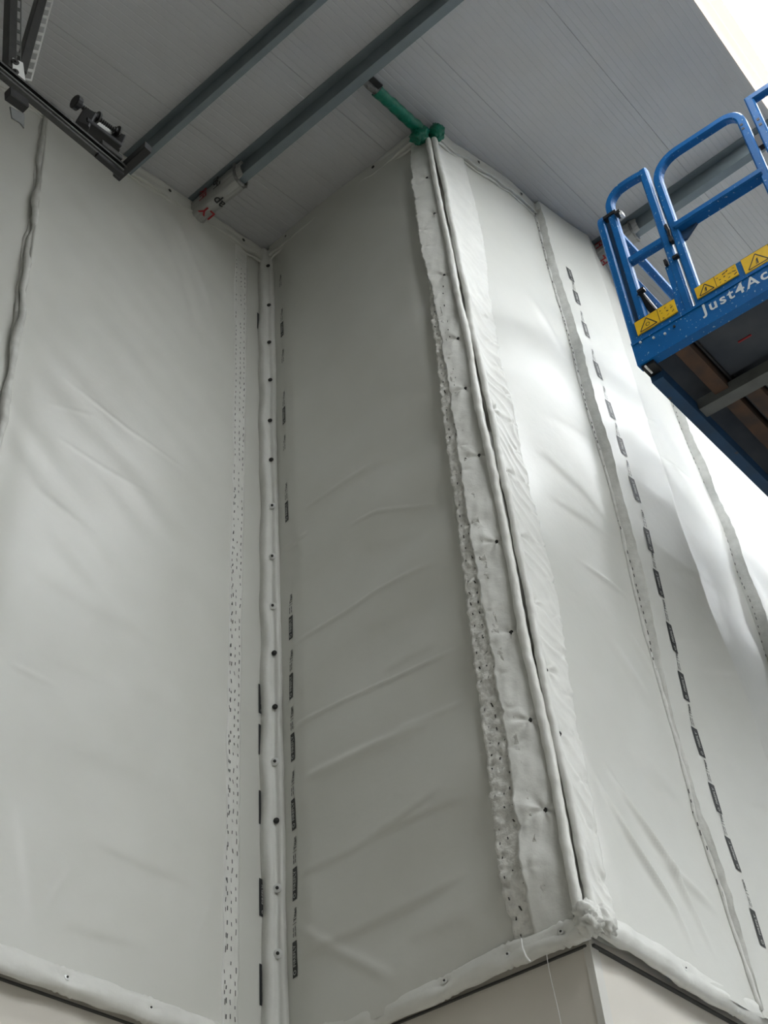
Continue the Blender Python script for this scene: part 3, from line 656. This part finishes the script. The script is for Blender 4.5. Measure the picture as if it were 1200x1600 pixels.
# ================================================================== WRAPPED PURLIN ENDS
def wrap(xw, depth, fl, ya, yb, label, words, seed, crumple):
    """foil sleeve hugging the Z purlin from ya (wall) out to yb; words = list of (face, text, material, along, across, size, turn)"""
    t_ = thing('foil_wrap', (xw, (ya+yb)/2, float(roof(xw))-depth), label, 'pipe wrap')
    zt = float(roof(xw)); zb = zt-depth
    loop = [(xw-0.030, zt-0.03), (xw-0.036, zt-0.10), (xw-0.030, zb+0.02), (xw-0.012, zb-0.020), (xw+0.03, zb-0.030), (xw+fl, zb-0.026), (xw+fl+0.022, zb-0.006), (xw+fl+0.024, zb+0.05), (xw+0.05, zb+0.075), (xw+0.03, zt-0.03)]
    n = len(loop); ss = np.linspace(0, n, n*5, endpoint=False)
    lx = np.interp(ss, range(n+1), [p[0] for p in loop+loop[:1]]); lz = np.interp(ss, range(n+1), [p[1] for p in loop+loop[:1]])
    cx, cz = lx.mean(), lz.mean()
    yy = np.linspace(ya, yb, 34); SS, YY = np.meshgrid(np.arange(len(ss)), yy, indexing='ij')
    k = 1+crumple*(0.05*waves(SS*0.05, YY, seed, 0.16, 8)+0.03*waves(SS*0.09, YY, seed+1, 0.07, 8))
    X = cx+(lx[:, None]-cx)*k; Z = cz+(lz[:, None]-cz)*k
    # the face-side lobe stops a little short of the flange-side one
    P = np.stack([X, YY+0.05*(yb-ya)/abs(yb-ya)*np.where(lx < xw, 1, 0)[:, None]*np.linspace(0, 1, 34)[None, :], Z], -1)
    P = np.concatenate([P, P[:1]], 0)
    o = grid('foil_sleeve', P, 'foil_white', t_)
    # collar of crinkled tape at the open end
    ring = [np.array([cx+(a-cx)*1.06, yb-0.01*np.sign(yb-ya), cz+(b-cz)*1.06]) for a, b in loop]
    V, F = sweep(ring+ring[:1], circ(0.012, 6), up=(0, 1, 0), cap=False, scale=1+0.3*waves(np.arange(n+1)*1.0, np.zeros(n+1), seed+5, 3, 5)); mk('tape_edge', V, F, 'foil', t_, True)
    for face, txt, m_, al, ac, size, turn in words:
        v, f = textmesh(txt, size, size*0.02, 1.0); c_, s_ = math.cos(turn), math.sin(turn)
        a = v[:, 0]*c_-v[:, 1]*s_; b = v[:, 0]*s_+v[:, 1]*c_
        if face == 'web':
            zz_ = zt-ac+b; V = np.stack([np.full_like(a, xw-0.048), al+a, zz_], -1)
        else:
            V = np.stack([xw+ac+b, al+a, np.full_like(a, zb-0.040)], -1)
        mk('lettering', V, f, m_, t_)
    return t_
wrap(3.22, 0.170, 0.065, YA-0.015, 3.27, 'pale foil wrap with red and black lettering on the purlin end at the left wall',
     [('web', 'Fen', 'ink', 3.44, 0.095, 0.10, math.pi/2+math.pi/2*0), ('web', 'FIR', 'red', 3.58, 0.095, 0.10, math.pi/2), ('fl', 'ap', 'ink', 3.48, 0.030, 0.095, -math.pi/2), ('fl', 'LY', 'red', 3.62, 0.030, 0.10, -math.pi/2)], 401, 1.0)
wrap(6.12, 0.160, 0.072, YC-0.10, 1.56, 'crinkled foil wrap with red lettering on the purlin end behind the lift rail',
     [('web', 'FI', 'red', 1.86, 0.085, 0.11, math.pi/2), ('fl', 'FL', 'red', 1.90, 0.030, 0.10, -math.pi/2), ('fl', 'ap', 'ink', 1.72, 0.030, 0.09, -math.pi/2)], 431, 1.6)

# ================================================================== GREEN TAPED STRUT
gs = thing('green_taped_strut', (XB, YC, 9.6), 'green tape wrapped strut from the purlin to the top of the outer corner', 'strut')
d_ = 0.13; sx = np.linspace(3.30, XB-0.03, 40); ph = np.linspace(0, 2*math.pi, 17)
PH, SX = np.meshgrid(ph, sx, indexing='ij')
rad = 0.044*(1+0.06*waves(SX, np.sin(PH)*0.1, 501, 0.2, 7)+0.05*np.sin(SX*2*math.pi/0.09+PH))
ZC = roof(SX)-d_; Yc = YC+0.022
P = np.stack([SX, Yc+rad*np.cos(PH), ZC+rad*np.sin(PH)*0.9], -1); P[-1] = P[0]
i0 = 7
grid('green_tape', P[:, i0:], 'green', gs)
Pm = P.copy(); grid('bare_steel_end', np.stack([SX, Yc+0.8*rad*np.cos(PH), ZC+0.72*rad*np.sin(PH)], -1)[:, :i0+2], 'foil', gs)
Yb = Yc-0.02; o = MB().box((3.285, Yb-0.045, 0), (3.40, Yb-0.005, 0.02), lambda x, y, z: (x, y, float(roof(x))-d_-0.042+z)).build('black_bracket', 'black', gs)
blob('tape_bundle', (XB-0.075, YC+0.04, 9.655), (0.06, 0.07, 0.085), 'green', gs, 511, 0.28, 3)
blob('tape_bundle', (XB+0.01, YC-0.05, 9.69), (0.055, 0.06, 0.075), 'green', gs, 512, 0.28, 3)

# ================================================================== HANGING STRUT FRAME (upper left)
yT = YA-1.0
fr = thing('strut_frame', (1.5, yT, 7.2), 'dark slotted steel strut hanging from perforated uprights at the upper left', 'strut frame')
def tpx(x, y, dy=0.0): p = _pl((x, y), (0, 1, 0), yT+dy); return np.array(p)
def channel(p0, p1, w, d, t, side, open_=(0, 0, -1)):
    """C channel from p0 to p1, opening towards open_; returns verts, faces"""
    prof = [(-w/2, 0), (w/2, 0), (w/2, d), (w/2-0.009, d), (w/2-0.009, d-t), (w/2-t, d-t), (w/2-t, t), (-w/2+t, t), (-w/2+t, d-t), (-w/2+0.009, d-t), (-w/2+0.009, d), (-w/2, d)]
    a = np.asarray(p1)-np.asarray(p0); a = a/np.linalg.norm(a); o_ = np.asarray(open_, float); o_ = o_-a*(o_@a); o_ /= np.linalg.norm(o_); s_ = np.cross(a, o_)
    V = [np.asarray(p)+s_*x+o_*y for p in (p0, p1) for x, y in prof]; n = len(prof)
    return V, [(i, (i+1) % n, n+(i+1) % n, n+i) for i in range(n)]+[tuple(reversed(range(n))), tuple(range(n, 2*n))]
eR = np.array([1.885, yT, 7.232]); eL = eR-np.array([1, 0, 0.055])*3.2
adir = (eR-eL)/np.linalg.norm(eR-eL); upv = np.cross(np.cross(adir, [0, 0, 1]), adir)
V, F = channel(eL+upv*0.034, eR+upv*0.034, 0.052, 0.046, 0.003, None, (0, -0.55, -1)); mk('upper_channel', V, F, 'steel_dark', fr)
V, F = channel(eL-upv*0.030+np.array([0, -0.012, 0]), eR-upv*0.030+np.array([0, -0.012, 0]), 0.052, 0.046, 0.003, None, (0, -1, -0.55)); mk('lower_channel', V, F, 'steel_dark', fr)
V, F = sweep([eL+np.array([0, -0.045, -0.052]), eR+np.array([-0.005, -0.045, -0.052])], rrect(0.010, 0.012, 0.002)); mk('edge_lip', V, F, 'greymetal', fr)
V, F = sweep([eR+np.array([-0.16, -0.03, -0.085]), eR+np.array([0.0, -0.03, -0.078])], rrect(0.03, 0.026, 0.003)); mk('end_splice', V, F, 'black', fr)
V, F = sweep([eR+np.array([0.01, 0.03, 0.0]), eR+np.array([0.012, -0.20, 0.010])], rrect(0.045, 0.06, 0.004)); mk('short_arm', V, F, 'black', fr)
def perforated(p0, p1, w, nrm, name, m_, pitch=0.10):
    """flat strap with rectangular slots between p0 and p1"""
    p0 = np.asarray(p0, float); p1 = np.asarray(p1, float); a = p1-p0; L = np.linalg.norm(a); a /= L; nrm = np.asarray(nrm, float); s_ = np.cross(a, nrm); s_ /= np.linalg.norm(s_); q = np.cross(s_, a); mb = MB()
    fn = lambda x, y, z: tuple(p0+s_*x+a*y+q*z)
    e = w*0.26
    mb.box((-w/2, 0, -0.002), (-w/2+e*0.6, L, 0.002), fn).box((w/2-e*0.6, 0, -0.002), (w/2, L, 0.002), fn)
    k = int(L/pitch)
    for i in range(k+1):
        y = i*pitch; mb.box((-w/2+e*0.6, max(0, y-0.014), -0.002), (w/2-e*0.6, min(L, y+0.014), 0.002), fn)
    return mb.build(name, m_, fr)
b1 = tpx(42, 125); t1 = b1+np.array([0, 0, float(roof(b1[0]))-b1[2]-0.01])
perforated(b1, t1, 0.046, (-0.55, -0.8, 0), 'slotted_upright', 'steel')
V, F = sweep([b1+np.array([-0.034, 0.02, 0.05]), t1+np.array([-0.034, 0.02, -0.02])], rrect(0.05, 0.05, 0.004)); mk('upright_channel', V, F, 'steel_dark', fr)
b2 = tpx(14, 112); q2 = tpx(17, 0); dr = (q2-b2)/np.linalg.norm(q2-b2); kk = (float(roof(b2[0]+dr[0]*1.6))-b2[2])/dr[2]; t2 = b2+dr*kk
V, F = sweep([b2, t2-dr*0.05], rrect(0.05, 0.05, 0.004)); mk('brace_channel', V, F, 'steel_dark', fr)
perforated(b2+np.array([0.045, -0.005, 0]), t2+np.array([0.045, -0.005, -0.08]), 0.034, (-0.3, -0.9, 0), 'slotted_brace', 'greymetal')
pl_ = [tpx(20, 90, -0.03), tpx(36, 98, -0.03), tpx(40, 128, -0.03), tpx(20, 118, -0.03)]
V = [p+np.array([0, k, 0]) for k in (0, 0.006) for p in pl_]; mk('joint_plate', V, [(0, 1, 2, 3), (7, 6, 5, 4), (0, 4, 5, 1), (1, 5, 6, 2), (2, 6, 7, 3), (3, 7, 4, 0)], 'steel', fr)
screw(fr, tpx(24, 97, -0.034), (-0.3, -1, -0.2), True, 1.1); screw(fr, tpx(24, 112, -0.034), (-0.3, -1, -0.2), True, 1.0)
# hanging bracket below the strut
V, F = sweep([tpx(12, 146, -0.05), tpx(40, 166, -0.05)], rrect(0.045, 0.06, 0.004)); br = mk('hanger_bracket', V, F, 'black', fr)
V = [p+np.array([0, k, 0]) for k in (0, 0.006) for p in (tpx(16, 166, -0.06), tpx(38, 178, -0.06), tpx(38, 200, -0.06), tpx(32, 192, -0.06), tpx(19, 184, -0.06))]
mk('bracket_foot', V, [(0, 1, 2, 3, 4), (9, 8, 7, 6, 5)]+[(i, i+5, (i+1) % 5+5, (i+1) % 5) for i in range(5)], 'greymetal', fr)
# spring clamp resting on the strut
cl = thing('beam_clamp', (1.75, yT, 7.3), 'black beam clamp with threaded rod and knob on the hanging strut', 'clamp')
k0, k1 = tpx(123, 163, -0.02), tpx(184, 207, -0.02); rd = (k1-k0)/np.linalg.norm(k1-k0)
nn = 120; tt = np.linspace(0, 1, nn); V, F = sweep([k0+(k1-k0)*t for t in tt], circ(0.011, 8), scale=1+0.22*np.sin(tt*2*math.pi*20)); mk('threaded_rod', V, F, 'black', cl, True)
V, F = sweep([k0-rd*0.03, k0-rd*0.026, k0, k0+rd*0.004], circ(0.038, 14), scale=[0.8, 1, 1, 0.8]); mk('knob', V, F, 'black', cl)
for t in (0.45, 0.97):
    c_ = k0+(k1-k0)*t; V, F = sweep([c_, c_+rd*0.010], circ(0.034, 16)); mk('washer', V, F, 'steel_dark', cl); V, F = sweep([c_-rd*0.016, c_], circ(0.022, 6)); mk('nut', V, F, 'black', cl)
c1, c2 = tpx(130, 192, -0.01), tpx(183, 232, -0.01)
V, F = sweep([c1, c2], rrect(0.07, 0.03, 0.004)); mk('clamp_bar', V, F, 'black', cl)
V, F = sweep([tpx(127, 200), tpx(139, 180, -0.01)], rrect(0.06, 0.07, 0.008)); mk('clamp_jaw', V, F, 'black', cl)
V, F = sweep([tpx(176, 232), tpx(186, 210, -0.01)], rrect(0.02, 0.07, 0.004)); mk('clamp_arm', V, F, 'black', cl)
fp = [tpx(146, 186, 0.01), tpx(154, 189, 0.01), tpx(160, 193, 0.01), tpx(172, 203, 0.01), tpx(174, 212, 0.01), tpx(164, 208, 0.01), tpx(154, 202, 0.01), tpx(147, 197, 0.01)]
V = fp+[p+np.array([0, 0.01, 0]) for p in fp]; mk('bright_plate', V, [tuple(range(8)), tuple(range(15, 7, -1))]+[(i, i+8, (i+1) % 8+8, (i+1) % 8) for i in range(8)], 'steel', cl)
V, F = sweep([tpx(155, 226, -0.02), tpx(186, 250, -0.02)], rrect(0.05, 0.04, 0.004)); mk('clamp_shoe', V, F, 'steel_dark', cl)

# ================================================================== SCISSOR LIFT
KL = 1.32                                  # platform size
PL = np.array([4.774, 1.487, 7.222])
RL = np.array([[0.9964, 0.0130, -0.0835], [-0.0184, 0.9978, -0.0643], [0.0825, 0.0656, 0.9944]])
Ul, Vl, Wl = -RL[:, 1], RL[:, 0], RL[:, 2]
def LP(u, v, w): return PL+(Ul*u+Vl*v+Wl*w)*KL
lift = thing('scissor_lift', (7.6, 0.0, 0), 'blue scissor lift with raised platform, white lettering and yellow warning stickers', 'scissor lift')
UL, VL = 1.9, 3.4
def lbox(name, a, b, m_, parent=lift): return MB().box(a, b, lambda x, y, z: tuple(LP(x, y, z))).build(name, m_, parent)
def lpoly(name, uvw, prof, m_, parent=lift, smooth=False, up=None):
    V, F = sweep([LP(*p) for p in uvw], [(a*KL, b*KL) for a, b in prof], up=Vl if up is None else up); return mk(name, V, F, m_, parent, smooth)
fb = lbox('deck_beam', (0.0, 0.0, 0.0), (UL, 0.05, 0.125), 'blue')
lbox('beam_cap', (0.0, -0.004, 0.125), (UL, 0.05, 0.140), 'blue')
lbox('toe_board', (0.03, 0.004, 0.140), (0.262, 0.014, 0.252), 'blue')
lbox('toe_board', (0.335, 0.004, 0.140), (UL, 0.014, 0.240), 'blue')
lbox('deck_plate', (0.02, 0.05, 0.085), (UL-0.02, VL, 0.10), 'under')
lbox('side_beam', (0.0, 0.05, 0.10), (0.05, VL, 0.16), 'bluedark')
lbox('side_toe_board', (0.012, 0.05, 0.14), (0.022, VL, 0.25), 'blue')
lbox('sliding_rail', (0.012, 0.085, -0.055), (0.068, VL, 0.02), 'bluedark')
lbox('corner_bracket', (0.012, 0.012, -0.02), (0.075, 0.085, 0.0), 'black')
lbox('roller_rod', (0.030, 0.0, -0.028), (0.038, 0.06, -0.020), 'white_thread')
lbox('support_beam', (0.165, 0.05, 0.0), (0.235, VL, 0.085), 'rust')
lbox('support_beam', (0.255, 0.055, 0.03), (0.262, VL, 0.085), 'black')
lbox('cross_member', (0.072, 0.425, -0.03), (UL-0.1, 0.50, 0.03), 'greymetal')
for v_ in (1.20, 2.0, 2.8): lbox('cross_member', (0.072, v_, -0.03), (UL-0.1, v_+0.07, 0.03), 'greymetal')
lbox('under_panel', (0.262, 0.055, 0.055), (0.75, 0.42, 0.084), 'under')
lbox('under_panel', (0.39, 0.51, 0.055), (0.95, 1.19, 0.084), 'under')
lbox('support_beam', (0.36, 0.51, 0.03), (0.368, 1.19, 0.085), 'greymetal')
lbox('support_beam', (0.27, 0.51, 0.0), (0.34, 1.19, 0.085), 'rust')
lbox('support_beam', (0.80, 0.05, 0.0), (0.87, VL, 0.085), 'rust')
lbox('label_strip', (0.39, 0.245, 0.050), (0.455, 0.253, 0.0545), 'red')
lbox('far_beam', (0.0, VL-0.05, 0.0), (UL, VL, 0.125), 'blue'); lbox('end_beam', (UL-0.05, 0.05, 0.0), (UL, VL-0.05, 0.125), 'blue')
for (u, w) in ((0.215, 0.095), (0.165, 0.085), (0.045, 0.118), (0.11, 0.10)):
    V, F = sweep([LP(u, -0.006, w), LP(u, 0.0, w)], circ(0.008, 8)); mk('bolt', V, F, 'steel_dark' if u > 0.2 else 'steel', fb)
# lettering
v, f = textmesh('Just4Access', 0.082, 0.0016, 1.22)
k = (v[:, 0].max()-v[:, 0].min()); v = v.copy(); v[:, 0] += k/2
v[:, 0] *= 0.50/k*1.0; v[:, 0] += 0.348
mk('lettering', [LP(a, -0.0015, 0.083+b-0.008*(a-0.35)/0.5) for a, b in v], f, 'letter', fb)
# warning stickers
def sticker(u0, u1, w0, w1, parent, kind):
    p = lbox('warning_sticker', (u0, -0.001, w0), (u1, 0.0035, w1), 'yellow', parent)
    V = []; F = []
    H = w1-w0; 
    def poly(pts):
        k_ = len(V); V.extend(LP(a, -0.0018, b) for a, b in pts); F.append(tuple(range(k_, k_+len(pts))))
    def bar(a, b, t=0.0035):
        a = np.array(a); b = np.array(b); d = (b-a)/np.linalg.norm(b-a); n_ = np.array([-d[1], d[0]])*t/2
        poly([a+n_, a-n_, b-n_, b+n_])
    ct = u0+H*0.72; b0 = w0+H*0.12; b1_ = w1-H*0.14
    A_, B_, C_ = (ct-H*0.52, b0), (ct+H*0.52, b0), (ct, b1_)
    for a, b in ((A_, B_), (B_, C_), (C_, A_)): bar(a, b, 0.005)
    if kind == 0:
        for i in range(7):
            th = i*math.pi*2/7; bar((ct+0.010*math.cos(th), b0+H*0.27+0.010*math.sin(th)), (ct+0.010*math.cos(th+.9), b0+H*0.27+0.010*math.sin(th+.9)), 0.003)
    else:
        bar((ct, b0+H*0.1), (ct+0.002, b0+H*0.45), 0.006); bar((ct-0.008, b0+H*0.1), (ct-0.002, b0+H*0.4), 0.003)
    x = u0+H*1.42; bar((x, w0+0.002), (x, w1-0.002), 0.0025)
    rr = random.Random(int(u0*1000))
    while x < u1-0.022:
        for j in range(3):
            a = x+rr.uniform(0.008, 0.018); b = w0+H*(0.2+0.28*j)+rr.uniform(-.004, .004)
            bar((a, b), (a+rr.uniform(.006, .018), b+rr.uniform(-.006, .008)), rr.uniform(0.002, 0.006))
        x += 0.024
    for a, b in (((u0, w0+.001), (u1, w0+.001)), ((u0, w1-.001), (u1, w1-.001))): bar(a, b, 0.0015)
    mk('pictograms', V, F, 'ink', p)
sticker(0.042, 0.250, 0.165, 0.249, lift, 0)
sticker(0.352, 0.556, 0.168, 0.237, lift, 1)
sticker(0.583, 0.80, 0.146, 0.238, lift, 1)
# guard rails
TB = rrect(0.042, 0.042, 0.007)
def arch(uvs, r, name='guard_rail', prof=TB, m_='blue'):
    pts = [np.array(uvs[0], float)]
    for i in range(1, len(uvs)-1): pts += arc_corner(uvs[i-1], uvs[i], uvs[i+1], r[i-1], 7) if r[i-1] > 0 else [np.array(uvs[i], float)]
    pts.append(np.array(uvs[-1], float)); return lpoly(name, pts, prof, m_)
V0 = 0.028
# gate section
arch([(0.082, V0, 0.26), (0.082, V0, 1.15), (0.200, V0, 1.168), (0.298, V0, 1.152)], [0.10, 0.35])
lpoly('gate_post', [(0.298, V0, 1.172), (0.298, V0, 0.14)], TB, 'blue', up=Ul)
lpoly('gate_mid_rail', [(0.10, V0, 0.652), (0.28, V0, 0.648)], rrect(0.042, 0.040, 0.006), 'blue')
lbox('post_sleeve_or_glint', (0.255, 0.010, 0.14), (0.318, 0.062, 0.47), 'blue')
lbox('post_sleeve_or_glint', (0.324, 0.018, 0.145), (0.340, 0.034, 0.50), 'steel')  # bright strip standing in for the specular highlight along the post
lpoly('gate_post', [(0.10, V0, 0.42), (0.13, V0+0.05, 0.30)], rrect(0.05, 0.035, 0.006), 'black', up=Ul)
# main front section
arch([(0.352, V0, 0.24), (0.352, V0, 1.160), (0.815, V0, 1.150), (0.815, V0, 0.24)], [0.13, 0.085])
lpoly('mid_rail', [(0.36, V0, 0.674), (0.81, V0, 0.672)], rrect(0.042, 0.066, 0.008), 'blue')
lbox('rail_slot', (0.430, V0-0.023, 0.655), (0.480, V0-0.020, 0.694), 'black')
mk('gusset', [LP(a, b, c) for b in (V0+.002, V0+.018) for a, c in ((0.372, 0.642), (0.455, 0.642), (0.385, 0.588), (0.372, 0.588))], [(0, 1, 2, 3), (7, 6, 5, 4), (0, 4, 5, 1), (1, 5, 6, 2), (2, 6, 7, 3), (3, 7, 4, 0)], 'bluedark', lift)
for w in (1.02, 0.99): lbox('pin_hole', (0.803, V0-0.0225, w), (0.817, V0-0.0205, w+0.014), 'black')
# next section to the right
arch([(0.885, V0, 0.24), (0.885, V0, 1.165), (UL-0.05, V0, 1.165), (UL-0.05, V0, 0.24)], [0.0, 0.1])
lpoly('mid_rail', [(0.89, V0, 0.674), (UL-0.05, V0, 0.672)], rrect(0.042, 0.066, 0.008), 'blue')
for w in (0.985, 0.945): lbox('pin_hole', (0.880, V0-0.0225, w), (0.894, V0-0.0205, w+0.016), 'black')
lbox('latch', (0.838, V0-0.01, 0.84), (0.862, V0+0.02, 0.92), 'black')
# side guard along the left end
arch([(0.018, 0.028, 0.10), (0.018, 0.028, 1.085), (0.018, VL, 1.085), (0.018, VL, 0.10)], [0.10, 0.10])
lpoly('side_mid_rail', [(0.022, 0.06, 0.735), (0.022, VL, 0.735)], rrect(0.034, 0.040, 0.006), 'blue')
for v_ in (1.15, 2.27): lpoly('side_post', [(0.018, v_, 0.14), (0.018, v_, 1.08)], TB, 'blue', up=Ul)
lpoly('side_post', [(0.056, 0.030, 0.12), (0.056, 0.030, 0.985)], rrect(0.016, 0.03, 0.003), 'bluedark', up=Ul)
# far guard
arch([(0.05, VL-0.03, 0.12), (0.05, VL-0.03, 1.13), (UL-0.05, VL-0.03, 1.13), (UL-0.05, VL-0.03, 0.12)], [0.1, 0.1])
# fittings
lbox('clamp_band', (0.040, V0-0.028, 1.000), (0.112, V0+0.028, 1.018), 'black')
lbox('latch_pin', (0.105, V0-0.036, 0.975), (0.135, V0-0.005, 0.992), 'black')
lbox('latch_pin', (0.128, V0-0.030, 0.955), (0.142, V0+0.0, 0.980), 'steel')
lpoly('latch', [(0.322, V0-0.022, 0.715), (0.330, V0-0.030, 0.66), (0.322, V0-0.022, 0.60)], rrect(0.012, 0.016, 0.003), 'black', up=Ul)
lbox('latch_pin', (0.320, V0-0.035, 0.585), (0.336, V0-0.008, 0.615), 'steel_dark')
lbox('latch_pin', (0.305, V0-0.036, 0.475), (0.335, V0-0.015, 0.490), 'black')
lbox('latch_pin', (0.262, V0-0.036, 0.465), (0.275, V0-0.015, 0.50), 'black')
lbox('latch_pin', (0.100, V0-0.036, 0.405), (0.135, V0-0.012, 0.420), 'black')
# scissor stack and chassis below, outside the picture
def bar3(name, a, b, w, h, m_): V, F = sweep([a, b], rrect(w, h, 0.008), up=(1, 0, 0)); mk(name, V, F, m_, lift)
zt_ = 7.18; zb_ = 1.0; nl = 4
for yk in (-0.75, 0.55):
    for i in range(nl):
        z0_, z1_ = zb_+(zt_-zb_)*i/nl, zb_+(zt_-zb_)*(i+1)/nl
        for x0_, x1_, dy_ in ((7.0, 8.9, 0), (8.9, 7.0, 0.08)):
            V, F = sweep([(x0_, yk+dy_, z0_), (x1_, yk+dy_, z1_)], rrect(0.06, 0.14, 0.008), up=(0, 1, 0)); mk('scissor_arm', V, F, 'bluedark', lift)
MB().box((5.9, -1.0, 0.30), (9.3, 0.9, 0.95)).build('chassis', 'blue', lift)
for xk in (6.3, 8.9):
    for yk in (-1.06, 0.83):
        V, F = sweep([(xk, yk, 0.32), (xk, yk+0.13, 0.32)], circ(0.32, 22)); mk('wheel', V, F, 'tyre', lift)
